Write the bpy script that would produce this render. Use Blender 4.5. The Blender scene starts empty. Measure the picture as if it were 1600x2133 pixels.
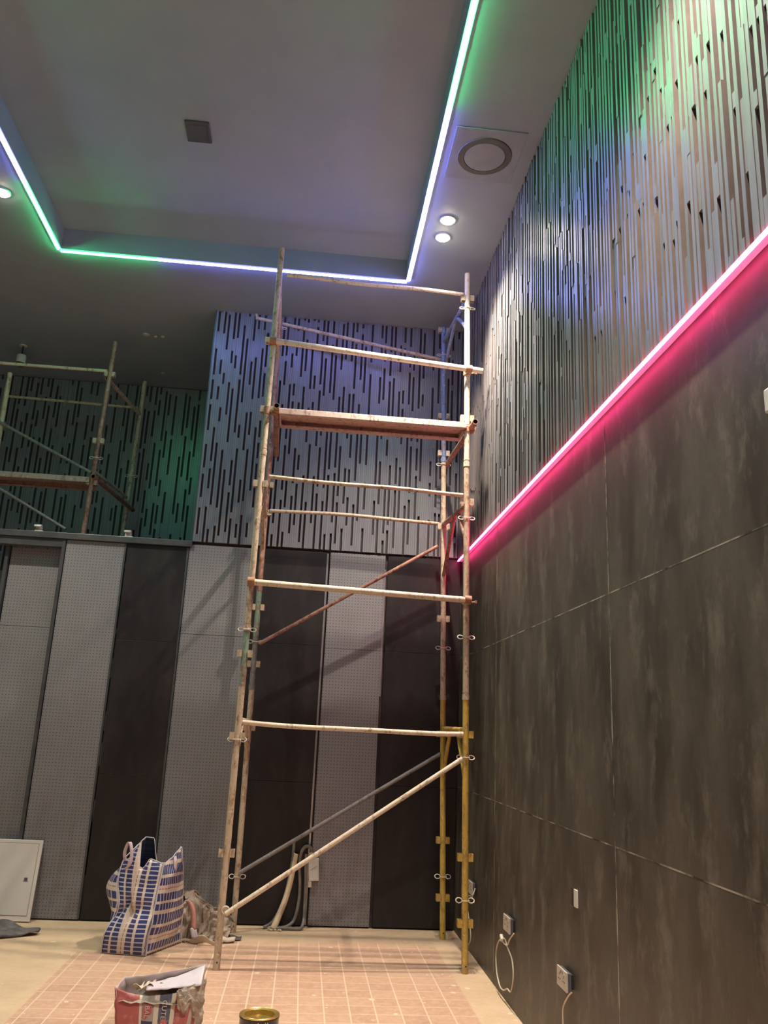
import bpy, math, random
from mathutils import Vector, Matrix, noise
random.seed(7)
sc = bpy.context.scene
COL = sc.collection
# ------------------------------------------------------------------ camera
F_PX, YAW, PITCH, ROLL, CAM_H = 1714.65, 0.0838, 0.2601, 0.0461, 1.6
cy, sy, cp, sp = math.cos(YAW), math.sin(YAW), math.cos(PITCH), math.sin(PITCH)
fw = Vector((sy*cp, cy*cp, sp)); rt = Vector((cy, -sy, 0)); up = rt.cross(fw)
r2 = rt*math.cos(ROLL) + up*math.sin(ROLL); u2 = -rt*math.sin(ROLL) + up*math.cos(ROLL)
cd = bpy.data.cameras.new('camera'); cam = bpy.data.objects.new('camera', cd); COL.objects.link(cam)
M = Matrix((r2, u2, -fw)).transposed().to_4x4(); M.translation = (0, 0, CAM_H); cam.matrix_world = M
cd.sensor_fit = 'VERTICAL'; cd.sensor_height = 24.0; cd.lens = F_PX/2133*24; cd.clip_start = .05; cd.clip_end = 100
sc.camera = cam
# ------------------------------------------------------------------ world, exposure
w = bpy.data.worlds.new('world'); sc.world = w; w.use_nodes = True
w.node_tree.nodes['Background'].inputs[0].default_value = (0.02, 0.02, 0.025, 1)
w.node_tree.nodes['Background'].inputs[1].default_value = 0.3
sc.view_settings.view_transform = 'Standard'; sc.view_settings.look = 'None'
sc.view_settings.gamma = 1; sc.view_settings.use_curve_mapping = False
sc.view_settings.exposure = 0.22
sc.cycles.max_bounces = 8; sc.cycles.diffuse_bounces = 5; sc.cycles.glossy_bounces = 4
sc.cycles.sample_clamp_indirect = 6.0; sc.cycles.use_denoising = True
LAMP_W = 430.0                      # each ceiling downlight
LAMP_COL = (1.0, 0.885, 0.75)
LED_GREEN, LED_BLUE, LED_PINK = (4, 100, 30), (20, 22, 84), (33, 1.35, 7.6)

# ------------------------------------------------------------------ room figures
XR, YB, ZC, ZT = 1.385, 7.516, 5.55, 5.75       # right wall, back wall, soffit, tray
ZP = 3.17                                       # top of the sheet panels
TX0, TX1, TY0, TY1 = -2.38, 0.66, -2.4, 6.62    # ceiling tray
XL, YF, YN = -5.2, 9.6, -5.0                    # left wall, far wall, wall behind
XE = -1.115                                     # left edge of upper back wall

# ------------------------------------------------------------------ materials
def nodes(name):
    m = bpy.data.materials.new(name); m.use_nodes = True
    nt = m.node_tree; return m, nt, nt.nodes['Principled BSDF']
def N(nt, t, **kw):
    n = nt.nodes.new(t)
    for k, v in kw.items(): setattr(n, k, v)
    return n
def math_n(nt, op, a, b=None, clamp=False):
    n = N(nt, 'ShaderNodeMath', operation=op, use_clamp=clamp)
    for i, v in enumerate((a, b)):
        if v is None: continue
        if isinstance(v, (int, float)): n.inputs[i].default_value = v
        else: nt.links.new(v, n.inputs[i])
    return n.outputs[0]
def ramp(nt, fac, stops, interp='LINEAR'):
    n = N(nt, 'ShaderNodeValToRGB'); n.color_ramp.interpolation = interp
    el = n.color_ramp.elements
    while len(el) < len(stops): el.new(0.5)
    for e, (p, c) in zip(el, stops):
        e.position = p; e.color = (*c, 1) if len(c) == 3 else c
    nt.links.new(fac, n.inputs[0]); return n.outputs[0]
def g(v): return (v, v, v)
def noise_n(nt, vec, scale, detail=4, rough=.6, vscale=None):
    if vscale:
        mp = N(nt, 'ShaderNodeMapping'); mp.inputs['Scale'].default_value = vscale
        nt.links.new(vec, mp.inputs['Vector']); vec = mp.outputs[0]
    n = N(nt, 'ShaderNodeTexNoise'); n.inputs['Scale'].default_value = scale
    n.inputs['Detail'].default_value = detail; n.inputs['Roughness'].default_value = rough
    nt.links.new(vec, n.inputs['Vector']); return n.outputs['Fac']
def mix(nt, fac, a, b, mode='MIX'):
    n = N(nt, 'ShaderNodeMix', data_type='RGBA', blend_type=mode)
    for i, v in ((0, fac), (6, a), (7, b)):
        if isinstance(v, (int, float)): n.inputs[i].default_value = v
        elif isinstance(v, tuple): n.inputs[i].default_value = (*v, 1)
        else: nt.links.new(v, n.inputs[i])
    return n.outputs[2]
def coord(nt): return N(nt, 'ShaderNodeTexCoord').outputs['Object']
def bump(nt, b, h, strength=.3, dist=.01):
    n = N(nt, 'ShaderNodeBump'); n.inputs['Strength'].default_value = strength; n.inputs['Distance'].default_value = dist
    nt.links.new(h, n.inputs['Height']); nt.links.new(n.outputs[0], b.inputs['Normal'])
def mottled(name, c1, c2, scale=8, rough=.6, vscale=None, metal=0, lo=.35, hi=.65, spec=.5, bmp=0):
    m, nt, b = nodes(name); co = coord(nt)
    f = noise_n(nt, co, scale, 5, .65, vscale)
    nt.links.new(ramp(nt, f, [(lo, c1), (hi, c2)]), b.inputs['Base Color'])
    b.inputs['Roughness'].default_value = rough; b.inputs['Metallic'].default_value = metal
    b.inputs['Specular IOR Level'].default_value = spec
    if bmp: bump(nt, b, noise_n(nt, co, scale*6, 4), bmp)
    return m
def paint_rust(name, base, rust, pale, amount=.5):
    m, nt, b = nodes(name); co = coord(nt)
    f = noise_n(nt, co, 7, 7, .78, (1.6, 1.6, .9))
    c = ramp(nt, f, [(amount-.10, rust), (amount+.02, base)])
    d = noise_n(nt, co, 16, 6, .75, (1.5, 1.5, .7))
    c = mix(nt, ramp(nt, d, [(.53, g(0)), (.62, g(.75))]), c, tuple(.55*v for v in rust))
    s = noise_n(nt, co, 34, 6, .7, (1.2, 1.2, .8))
    c = mix(nt, ramp(nt, s, [(.58, g(0)), (.64, g(.9))]), c, pale)
    nt.links.new(c, b.inputs['Base Color']); b.inputs['Roughness'].default_value = .5
    b.inputs['Specular IOR Level'].default_value = .4
    bump(nt, b, s, .3, .004)
    return m
def emit(name, col):
    m, nt, b = nodes(name)
    b.inputs['Base Color'].default_value = (.8, .8, .8, 1)
    mx = max(col); b.inputs['Emission Color'].default_value = (col[0]/mx, col[1]/mx, col[2]/mx, 1)
    b.inputs['Emission Strength'].default_value = mx
    return m

def floor_mat():
    m, nt, b = nodes('tiled_floor'); co = coord(nt)
    sp_ = N(nt, 'ShaderNodeSeparateXYZ'); nt.links.new(co, sp_.inputs[0]); x, y = sp_.outputs[0], sp_.outputs[1]
    def line(v, off, pitch, wid):
        f = math_n(nt, 'FRACT', math_n(nt, 'DIVIDE', math_n(nt, 'ADD', v, 100*pitch - off), pitch))
        d = math_n(nt, 'ABSOLUTE', math_n(nt, 'SUBTRACT', f, .5))
        return math_n(nt, 'GREATER_THAN', d, .5 - wid/pitch/2)
    P = .1525
    grout = math_n(nt, 'MAXIMUM', line(x, .084, P, .009), line(y, 5.985, P, .007))
    wob = noise_n(nt, co, 3.2, 5, .65); fine = noise_n(nt, co, 22, 6, .7); big = noise_n(nt, co, .9, 4, .6)
    def soft(v, lo, hi):
        n = N(nt, 'ShaderNodeMapRange', interpolation_type='SMOOTHSTEP'); n.inputs[1].default_value = lo; n.inputs[2].default_value = hi
        nt.links.new(v, n.inputs[0]); return n.outputs[0]
    wv = math_n(nt, 'MULTIPLY', math_n(nt, 'SUBTRACT', wob, .5), .25)
    inx = math_n(nt, 'MULTIPLY', soft(x, -1.485, -1.475), soft(math_n(nt, 'SUBTRACT', 1.14, x), -.01, .01))
    yy = math_n(nt, 'ADD', y, wv)
    far = soft(math_n(nt, 'SUBTRACT', 7.15, yy), 0, .25)
    lft = math_n(nt, 'MAXIMUM', soft(math_n(nt, 'SUBTRACT', 6.62, yy), 0, .06), soft(math_n(nt, 'ADD', x, wv), -.85, -.6))
    field = math_n(nt, 'MULTIPLY', inx, math_n(nt, 'MULTIPLY', far, lft))
    # each tile a slightly different fired clay
    tile = N(nt, 'ShaderNodeTexWhiteNoise', noise_dimensions='2D')
    cb = N(nt, 'ShaderNodeCombineXYZ')
    nt.links.new(math_n(nt, 'FLOOR', math_n(nt, 'DIVIDE', math_n(nt, 'ADD', x, 100*P-.084), P)), cb.inputs[0])
    nt.links.new(math_n(nt, 'FLOOR', math_n(nt, 'DIVIDE', math_n(nt, 'ADD', y, 100*P-5.985), P)), cb.inputs[1])
    nt.links.new(cb.outputs[0], tile.inputs['Vector'])
    tc = ramp(nt, tile.outputs['Value'], [(0, (.45, .25, .165)), (1, (.52, .30, .205))])
    dust = (.60, .42, .275)
    tc = mix(nt, ramp(nt, fine, [(.40, g(.12)), (.66, g(.68))]), tc, dust)
    tc = mix(nt, ramp(nt, wob, [(.30, g(.45)), (.46, g(0))]), tc, (.36, .20, .13))
    tc = mix(nt, ramp(nt, big, [(.40, g(0)), (.75, g(.40))]), tc, dust)
    tc = mix(nt, math_n(nt, 'MULTIPLY', grout, .8), tc, (.70, .53, .38))
    screed = ramp(nt, wob, [(.3, (.52, .375, .235)), (.5, (.60, .435, .275)), (.75, (.66, .49, .325))])
    screed = mix(nt, ramp(nt, fine, [(.3, g(.25)), (.55, g(0))]), screed, (.42, .29, .18))
    c = mix(nt, field, screed, tc)
    vo = N(nt, 'ShaderNodeTexVoronoi'); vo.inputs['Scale'].default_value = 4.6; nt.links.new(co, vo.inputs['Vector'])
    spl = math_n(nt, 'ADD', vo.outputs['Distance'], math_n(nt, 'MULTIPLY', fine, .28))
    c = mix(nt, ramp(nt, spl, [(.205, g(.8)), (.235, g(0))]), c, (.74, .62, .47))
    vo = N(nt, 'ShaderNodeTexVoronoi'); vo.inputs['Scale'].default_value = 11; nt.links.new(co, vo.inputs['Vector'])
    spl = math_n(nt, 'ADD', vo.outputs['Distance'], math_n(nt, 'MULTIPLY', wob, .35))
    c = mix(nt, ramp(nt, spl, [(.235, g(.7)), (.26, g(0))]), c, (.74, .60, .44))
    nt.links.new(c, b.inputs['Base Color']); b.inputs['Roughness'].default_value = .75
    b.inputs['Specular IOR Level'].default_value = .25
    bump(nt, b, math_n(nt, 'SUBTRACT', fine, grout), .12, .003)
    return m
def board_mat(name, c1, c2, c3, rough):
    m, nt, b = nodes(name); co = coord(nt)
    a = noise_n(nt, co, 2.0, 7, .68, (1.5, 1.5, .55)); f = noise_n(nt, co, 26, 6, .75); d = noise_n(nt, co, 4.4, 8, .75, (1.3, 1.3, .65))
    c = ramp(nt, a, [(.40, c1), (.62, c2)])
    c = mix(nt, ramp(nt, d, [(.52, g(0)), (.66, g(.65))]), c, c3)
    c = mix(nt, ramp(nt, f, [(.3, g(.4)), (.7, g(0))]), c, c1)
    nt.links.new(c, b.inputs['Base Color'])
    nt.links.new(ramp(nt, a, [(.3, g(rough-.08)), (.7, g(rough+.12))]), b.inputs['Roughness'])
    b.inputs['Specular IOR Level'].default_value = .3
    bump(nt, b, f, .15, .003)
    return m
def perforated_mat():
    m, nt, b = nodes('perforated_sheet'); co = coord(nt)
    sp_ = N(nt, 'ShaderNodeSeparateXYZ'); nt.links.new(co, sp_.inputs[0])
    P = .0272
    def cell(v): return math_n(nt, 'SUBTRACT', math_n(nt, 'FRACT', math_n(nt, 'DIVIDE', math_n(nt, 'ADD', v, 10.0), P)), .5)
    u, v = cell(sp_.outputs[0]), cell(sp_.outputs[2])
    r = math_n(nt, 'SQRT', math_n(nt, 'ADD', math_n(nt, 'MULTIPLY', u, u), math_n(nt, 'MULTIPLY', v, v)))
    hole = math_n(nt, 'LESS_THAN', r, .135)
    a = noise_n(nt, co, 2.0, 5, .65); d = noise_n(nt, co, 5, 5, .7, (1, 1, .5))
    c = ramp(nt, a, [(.3, (.205, .198, .205)), (.7, (.25, .238, .242))])
    low = N(nt, 'ShaderNodeMapRange'); low.inputs[1].default_value = 1.3; low.inputs[2].default_value = .1; nt.links.new(sp_.outputs[2], low.inputs[0])
    dirt = math_n(nt, 'MULTIPLY', low.outputs[0], ramp(nt, d, [(.45, g(0)), (.62, g(.75))]))
    c = mix(nt, dirt, c, (.15, .125, .10))
    c = mix(nt, hole, c, (.03, .03, .035))
    nt.links.new(c, b.inputs['Base Color']); b.inputs['Roughness'].default_value = .42
    b.inputs['Specular IOR Level'].default_value = .45
    return m
def check_mat():
    m, nt, b = nodes('woven_check_plastic')
    uv = N(nt, 'ShaderNodeTexCoord').outputs['UV']
    sp_ = N(nt, 'ShaderNodeSeparateXYZ'); nt.links.new(uv, sp_.inputs[0]); u, v = sp_.outputs[0], sp_.outputs[1]
    fu = math_n(nt, 'FRACT', math_n(nt, 'DIVIDE', u, .318))
    nv1, nv2, cr = (.036, .05, .165), (.055, .05, .16), (.64, .54, .42)
    base = ramp(nt, fu, [(0, nv1), (.135, cr), (.19, nv1), (.34, cr), (.425, (.34, .17, .14)), (.445, cr), (.51, nv2), (.66, cr), (.72, nv1), (.92, cr)], 'CONSTANT')
    fv = math_n(nt, 'FRACT', math_n(nt, 'DIVIDE', v, .0285))
    c = mix(nt, ramp(nt, fv, [(0, g(.78)), (.26, g(0))], 'CONSTANT'), base, (.66, .60, .58))
    nt.links.new(c, b.inputs['Base Color']); b.inputs['Roughness'].default_value = .38
    return m
def sack_mat():
    m, nt, b = nodes('printed_paper_sack')
    uv = N(nt, 'ShaderNodeTexCoord').outputs['UV']
    sp_ = N(nt, 'ShaderNodeSeparateXYZ'); nt.links.new(uv, sp_.inputs[0]); u, v = sp_.outputs[0], sp_.outputs[1]
    red, wh, gy, nv = (.40, .105, .09), (.60, .52, .40), (.33, .28, .25), (.10, .095, .12)
    ur = math_n(nt, 'MULTIPLY', u, .5)
    c = ramp(nt, ur, [(0, red), (.165, wh), (.182, gy), (.262, wh), (.295, nv), (.375, wh), (.40, red), (.5, (.5, .44, .37)), (.60, red), (.8, (.5, .42, .40))], 'CONSTANT')
    low = math_n(nt, 'MULTIPLY', math_n(nt, 'LESS_THAN', v, .10), math_n(nt, 'MULTIPLY', math_n(nt, 'GREATER_THAN', ur, .184), math_n(nt, 'LESS_THAN', ur, .262)))
    c = mix(nt, low, c, (.05, .045, .08))
    f = noise_n(nt, coord(nt), 14, 5, .7)
    c = mix(nt, ramp(nt, f, [(.55, g(0)), (.75, g(.55))]), c, (.62, .52, .40))
    nt.links.new(c, b.inputs['Base Color']); b.inputs['Roughness'].default_value = .6
    return m

MT = dict(
    floor=floor_mat(),
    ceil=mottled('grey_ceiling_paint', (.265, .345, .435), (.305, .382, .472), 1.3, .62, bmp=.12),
    slat=mottled('grey_slat_paint', (.175, .178, .188), (.225, .228, .234), 3.0, .33, (14, 14, .5), spec=.55),
    slot=mottled('dark_backing', (.035, .026, .025), (.065, .048, .043), 5, .7), rawedge=mottled('raw_brown_edge', (.085, .058, .046), (.135, .094, .074), 5, .7),
    board=board_mat('fibre_board', (.050, .041, .031), (.108, .091, .069), (.205, .178, .138), .46),
    black=board_mat('black_board', (.018, .0145, .015), (.029, .024, .0235), (.045, .037, .034), .42),
    perf=perforated_mat(),
    trim=mottled('dark_metal_trim', (.06, .06, .062), (.10, .10, .10), 4, .4, metal=.3),
    aluminium=mottled('aluminium_edge', (.30, .30, .30), (.5, .48, .46), 3, .3, (1, 1, .4), metal=.7),
    seam=mottled('pale_joint', (.02, .017, .014), (.34, .29, .22), 5, .7, lo=.40, hi=.60),
    beige=paint_rust('worn_beige_tube', (.52, .41, .29), (.30, .165, .095), (.70, .60, .46), .45),
    pale=paint_rust('pale_galvanised_tube', (.66, .56, .42), (.42, .28, .17), (.78, .70, .57), .40),
    yellow=paint_rust('worn_yellow_tube', (.52, .345, .065), (.40, .26, .10), (.62, .47, .25), .47),
    rust=paint_rust('rust_brown_tube', (.38, .20, .14), (.18, .075, .05), (.55, .36, .28), .5),
    blue=paint_rust('blue_worn_tube', (.20, .25, .38), (.20, .15, .15), (.48, .48, .55), .45),
    teal=paint_rust('green_worn_tube', (.20, .30, .22), (.26, .15, .10), (.45, .42, .34), .5),
    steel=paint_rust('grey_steel_tube', (.22, .20, .19), (.15, .12, .10), (.34, .30, .27), .4),
    clamp=mottled('rusty_clamp', (.24, .10, .05), (.42, .22, .12), 30, .6),
    deck=paint_rust('worn_steel_deck', (.50, .36, .30), (.34, .16, .14), (.66, .55, .44), .42),
    wire=mottled('pale_wire', (.55, .48, .40), (.70, .62, .52), 20, .45, metal=.2),
    dark=mottled('dark_hole', (.01, .008, .006), (.02, .016, .012), 10, .8),
    white=mottled('offwhite_plastic', (.56, .53, .47), (.62, .59, .53), 6, .45),
    socket=mottled('dusty_socket_plastic', (.42, .37, .30), (.52, .46, .38), 40, .5),
    cable=mottled('pale_cable', (.55, .48, .38), (.65, .58, .47), 12, .5),
    conduit=mottled('grey_conduit', (.14, .125, .105), (.20, .18, .155), 14, .5),
    tape=mottled('cream_board', (.60, .47, .31), (.70, .57, .40), 14, .7),
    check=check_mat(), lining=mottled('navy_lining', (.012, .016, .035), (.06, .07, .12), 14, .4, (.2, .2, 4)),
    piping=mottled('white_piping', (.50, .48, .52), (.62, .60, .62), 10, .45),
    strap=mottled('pink_white_strap', (.50, .34, .38), (.66, .58, .62), 8, .5),
    paper=mottled('brown_kraft_paper', (.20, .15, .11), (.38, .30, .225), 6, .7),
    papered=mottled('pale_paper', (.50, .42, .31), (.64, .55, .41), 8, .7),
    redprint=mottled('faded_red_print', (.50, .21, .16), (.56, .30, .24), 12, .65),
    lilac=mottled('lilac_sack_lining', (.52, .45, .47), (.60, .54, .56), 10, .55),
    cement=mottled('grey_cement_crust', (.24, .20, .155), (.46, .39, .30), 18, .85, bmp=.4),
    sack=sack_mat(), ink=mottled('pale_ink', (.52, .46, .40), (.62, .56, .49), 30, .6), badge=mottled('red_badge', (.40, .09, .08), (.50, .16, .14), 10, .6),
    canblack=mottled('black_tin', (.010, .008, .008), (.022, .018, .016), 8, .22, spec=.6),
    gold=mottled('brass_lacquer', (.55, .38, .10), (.70, .52, .18), 12, .28, metal=.8),
    rag=mottled('grey_felt', (.085, .08, .075), (.17, .155, .145), 16, .9, bmp=.5),
    box=mottled('cover_enamel', (.70, .66, .59), (.74, .70, .63), 2, .35),
    boxline=mottled('cover_groove', (.24, .20, .15), (.30, .25, .19), 5, .6),
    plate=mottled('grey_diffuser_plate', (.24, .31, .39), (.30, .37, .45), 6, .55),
    device=mottled('black_device', (.07, .072, .08), (.095, .10, .11), 6, .5),
    lens=emit('lamp_lens', (60, 48, 36)),
    green=emit('led_green', LED_GREEN), ledblue=emit('led_blue_white', LED_BLUE), pink=emit('led_pink', LED_PINK),
    greenhalo=emit('led_green_halo', (.02, .95, .28)), bluehalo=emit('led_blue_halo', (.28, .30, 1.15)), pinkhalo=emit('led_pink_halo', (1.1, .03, .26)),  # saturated emission that imitates the coloured halo round the white cores
)

# ------------------------------------------------------------------ mesh helpers
def origin(o):
    v = Vector((0, 0, 0))
    while o is not None: v += o.location; o = o.parent
    return v
class MB:
    def __init__(self): self.v = []; self.f = []; self.mi = []; self.uv = {}
    def add(self, vs, fs, mi=0, uvs=None):
        o = len(self.v); self.v += [Vector(p) for p in vs]
        for f in fs: self.f.append(tuple(i+o for i in f)); self.mi.append(mi)
        if uvs:
            for i, q in enumerate(uvs): self.uv[o+i] = q
        return self
    def box(self, c, s, R=None, mi=0):
        c = Vector(c); vs = []
        for x in (-.5, .5):
            for y in (-.5, .5):
                for z in (-.5, .5):
                    p = Vector((x*s[0], y*s[1], z*s[2]))
                    vs.append(c + (R @ p if R else p))
        return self.add(vs, [(0, 1, 3, 2), (4, 6, 7, 5), (0, 4, 5, 1), (2, 3, 7, 6), (0, 2, 6, 4), (1, 5, 7, 3)], mi)
    def bb(self, x0, x1, y0, y1, z0, z1, mi=0):
        return self.box(((x0+x1)/2, (y0+y1)/2, (z0+z1)/2), (abs(x1-x0), abs(y1-y0), abs(z1-z0)), None, mi)
    def tube(self, pts, r, n=12, mi=0, hollow=False, flat=None):
        pts = [Vector(p) for p in pts]; rings = []
        t0 = (pts[1]-pts[0]).normalized()
        a = Vector((0, 0, 1)) if abs(t0.z) < .9 else Vector((1, 0, 0))
        u = t0.cross(a).normalized()
        base = len(self.v); vs = []
        for i, p in enumerate(pts):
            t = ((pts[i]-pts[i-1]) if i == len(pts)-1 else (pts[i+1]-pts[i]) if i == 0 else (pts[i+1]-pts[i-1])).normalized()
            u = (u - t*u.dot(t)).normalized(); w_ = t.cross(u)
            rr = r[i] if isinstance(r, (list, tuple)) else r
            fa = flat if flat else 1
            for k in range(n):
                an = 2*math.pi*k/n; vs.append(p + u*math.cos(an)*rr + w_*math.sin(an)*rr*fa)
        fs = []
        for i in range(len(pts)-1):
            for k in range(n):
                fs.append((i*n+k, i*n+(k+1) % n, (i+1)*n+(k+1) % n, (i+1)*n+k))
        if not hollow:
            fs.append(tuple(range(n-1, -1, -1))); fs.append(tuple((len(pts)-1)*n+k for k in range(n)))
        else:                                           # a recessed dark bore at both ends
            L = len(pts)-1; e = len(vs)
            for i, s in ((0, 1), (L, -1)):
                t = (pts[1]-pts[0]).normalized() if i == 0 else (pts[L]-pts[L-1]).normalized()
                for kk, (rad, dep) in enumerate(((.80, 0), (.78, .05))):
                    for k in range(n): vs.append(pts[i] + (vs[i*n+k]-pts[i])*rad + t*dep*s)
            self.add(vs, fs, mi)
            for q, i in ((0, 0), (1, L)):
                b0 = base+i*n; b1 = base+e+q*2*n; b2 = b1+n
                for k in range(n):
                    self.f.append((b0+k, b0+(k+1) % n, b1+(k+1) % n, b1+k)); self.mi.append(mi)
                    self.f.append((b1+k, b1+(k+1) % n, b2+(k+1) % n, b2+k)); self.mi.append(mi+1)
                self.f.append(tuple(b2+k for k in range(n))); self.mi.append(mi+1)
            return self
        return self.add(vs, fs, mi)
    def torus(self, c, R, r, sx=1, sy=1, rot=None, n=20, m=6, a0=0, a1=2*math.pi, mi=0):
        pts = []
        full = abs(a1-a0-2*math.pi) < 1e-6; nn = n if not full else n+1
        for i in range(nn):
            an = a0+(a1-a0)*i/(nn-1); p = Vector((math.cos(an)*R*sx, math.sin(an)*R*sy, 0))
            pts.append(Vector(c) + (rot @ p if rot else p))
        return self.tube(pts, r, m, mi)
    def lathe(self, c, prof, n=40, mi=0):
        vs = []; c = Vector(c)
        for r, z in prof:
            for k in range(n):
                a = 2*math.pi*k/n; vs.append(c+Vector((r*math.cos(a), r*math.sin(a), z)))
        fs = [(i*n+k, i*n+(k+1) % n, (i+1)*n+(k+1) % n, (i+1)*n+k) for i in range(len(prof)-1) for k in range(n)]
        return self.add(vs, fs, mi)
    def grid(self, nu, nv, fn, mi=0, uvfn=None, mifn=None):
        vs = [fn(i/nu, j/nv) for j in range(nv+1) for i in range(nu+1)]
        o = len(self.v); self.v += [Vector(p) for p in vs]
        if uvfn:
            for j in range(nv+1):
                for i in range(nu+1): self.uv[o+j*(nu+1)+i] = uvfn(i/nu, j/nv)
        for j in range(nv):
            for i in range(nu):
                a = o+j*(nu+1)+i; self.f.append((a, a+1, a+nu+2, a+nu+1))
                self.mi.append(mifn((i+.5)/nu, (j+.5)/nv) if mifn else mi)
        return self
    def build(self, name, mats, parent=None, smooth=False, solid=0, bevel=0, sub=0):
        o0 = origin(parent) if parent else Vector((0, 0, 0))
        me = bpy.data.meshes.new(name)
        me.from_pydata([tuple(p-o0) for p in self.v], [], self.f)
        mats = mats if isinstance(mats, (list, tuple)) else [mats]
        for k in mats: me.materials.append(MT[k])
        me.polygons.foreach_set('material_index', self.mi)
        if self.uv:
            l = me.uv_layers.new(name='UVMap')
            for lp in me.loops: l.data[lp.index].uv = self.uv.get(lp.vertex_index, (0, 0))
        if smooth:
            me.polygons.foreach_set('use_smooth', [True]*len(me.polygons))
        me.update()
        if smooth and hasattr(me, 'set_sharp_from_angle'): me.set_sharp_from_angle(angle=math.radians(45))
        ob = bpy.data.objects.new(name, me); COL.objects.link(ob)
        if parent: ob.parent = parent
        if solid:
            md = ob.modifiers.new('thickness', 'SOLIDIFY'); md.thickness = solid; md.offset = 0
        if bevel:
            md = ob.modifiers.new('bevel', 'BEVEL'); md.width = bevel; md.segments = 2; md.limit_method = 'ANGLE'
        if sub:
            md = ob.modifiers.new('subdivision', 'SUBSURF'); md.levels = sub; md.render_levels = sub
        return ob
def thing(name, loc, label, cat, group=None):
    o = bpy.data.objects.new(name, None); o.empty_display_size = .1; COL.objects.link(o); o.location = loc
    return tag(o, label, cat, group)
def tag(o, label, cat, group=None):
    o['label'] = label; o['category'] = cat
    if group: o['group'] = group
    return o
def struct(o): o['kind'] = 'structure'; return o
def copy_tree(o, parent=None):
    c = o.copy(); COL.objects.link(c)
    if parent: c.parent = parent
    for ch in list(o.children): copy_tree(ch, c)
    return c
def lerp(a, b, t): return Vector(a)*(1-t)+Vector(b)*t
def smooth_path(pts, n=8):
    P = [Vector(p) for p in pts]; out = []
    for i in range(len(P)-1):
        p0, p1, p2, p3 = P[max(i-1, 0)], P[i], P[i+1], P[min(i+2, len(P)-1)]
        for k in range(n):
            t = k/n
            out.append(.5*((2*p1)+(p2-p0)*t+(2*p0-5*p1+4*p2-p3)*t*t+(3*p1-p0-3*p2+p3)*t**3))
    out.append(P[-1]); return out

# ================================================================== SETTING
struct(MB().add([(XL, YN, 0), (XR+.05, YN, 0), (XR+.05, YF, 0), (XL, YF, 0)], [(0, 1, 2, 3)]).build('floor', 'floor'))
# ceiling: a soffit round a raised tray
m = MB()
X0, X1, Y0, Y1 = XL, XR+.05, YN, YF
m.add([(X0, Y0, ZC), (X1, Y0, ZC), (X1, Y1, ZC), (X0, Y1, ZC), (TX0, TY0, ZC), (TX1, TY0, ZC), (TX1, TY1, ZC), (TX0, TY1, ZC),
       (TX0, TY0, ZT), (TX1, TY0, ZT), (TX1, TY1, ZT), (TX0, TY1, ZT)],
      [(0, 4, 5, 1), (1, 5, 6, 2), (2, 6, 7, 3), (3, 7, 4, 0), (4, 8, 9, 5), (5, 9, 10, 6), (6, 10, 11, 7), (7, 11, 8, 4), (8, 11, 10, 9)])
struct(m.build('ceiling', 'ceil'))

def slats(o, du, out, u0, u1, z0, z1, pitch=.0195, depth=.026, seed=1, every=(0, 2, 3), per=5, var=.003, gaps=(.14, .24, .34, .42, .5, .6)):
    """vertical slat cladding: full-height slats with broken slats between them; o origin on the wall, du along it, out off it"""
    rnd = random.Random(seed); m = MB(); o, du, out = Vector(o), Vector(du), Vector(out)
    def slab(ua, ub, za, zb, d0, d1, mi):
        vs = [o+du*a+out*d+Vector((0, 0, z)) for a in (ua, ub) for d in (d0, d1) for z in (za, zb)]
        if mi == 0:                                     # painted face, raw brown edges
            m.add(vs, [(0, 1, 3, 2), (4, 6, 7, 5)], 2); m.add(vs, [(2, 3, 7, 6), (0, 2, 6, 4), (1, 5, 7, 3)], 0)
        else: m.add(vs, [(0, 1, 3, 2), (4, 6, 7, 5), (0, 4, 5, 1), (2, 3, 7, 6), (0, 2, 6, 4), (1, 5, 7, 3)], mi)
    slab(u0, u1, z0, z1, -.03, 0, 1)
    n = int((u1-u0)/pitch)
    for i in range(n):
        ua = u0+i*pitch; ub = ua+pitch-.0012
        if i % per in every or rnd.random() < .05:
            z = z0
            while z < z1:
                L = rnd.uniform(.5, 1.6); e = min(z+L, z1)
                slab(ua, ub, z, e-.001, 0, depth+rnd.uniform(-var, var), 0); z = e
        else:
            z = z0; gap = rnd.random() < .5
            while z < z1-.02:
                if gap: L = rnd.choice(gaps)*rnd.uniform(.8, 1.2)
                else: L = rnd.choice((.06, .12, .2, .3))*rnd.uniform(.8, 1.2)
                e = min(z+L, z1)
                if not gap: slab(ua, ub, z, e, 0, depth+rnd.uniform(-var*1.5, var*.6), 0)
                z = e; gap = not gap
    return m
def empty_struct(name):
    o = bpy.data.objects.new(name, None); COL.objects.link(o); return struct(o)
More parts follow.
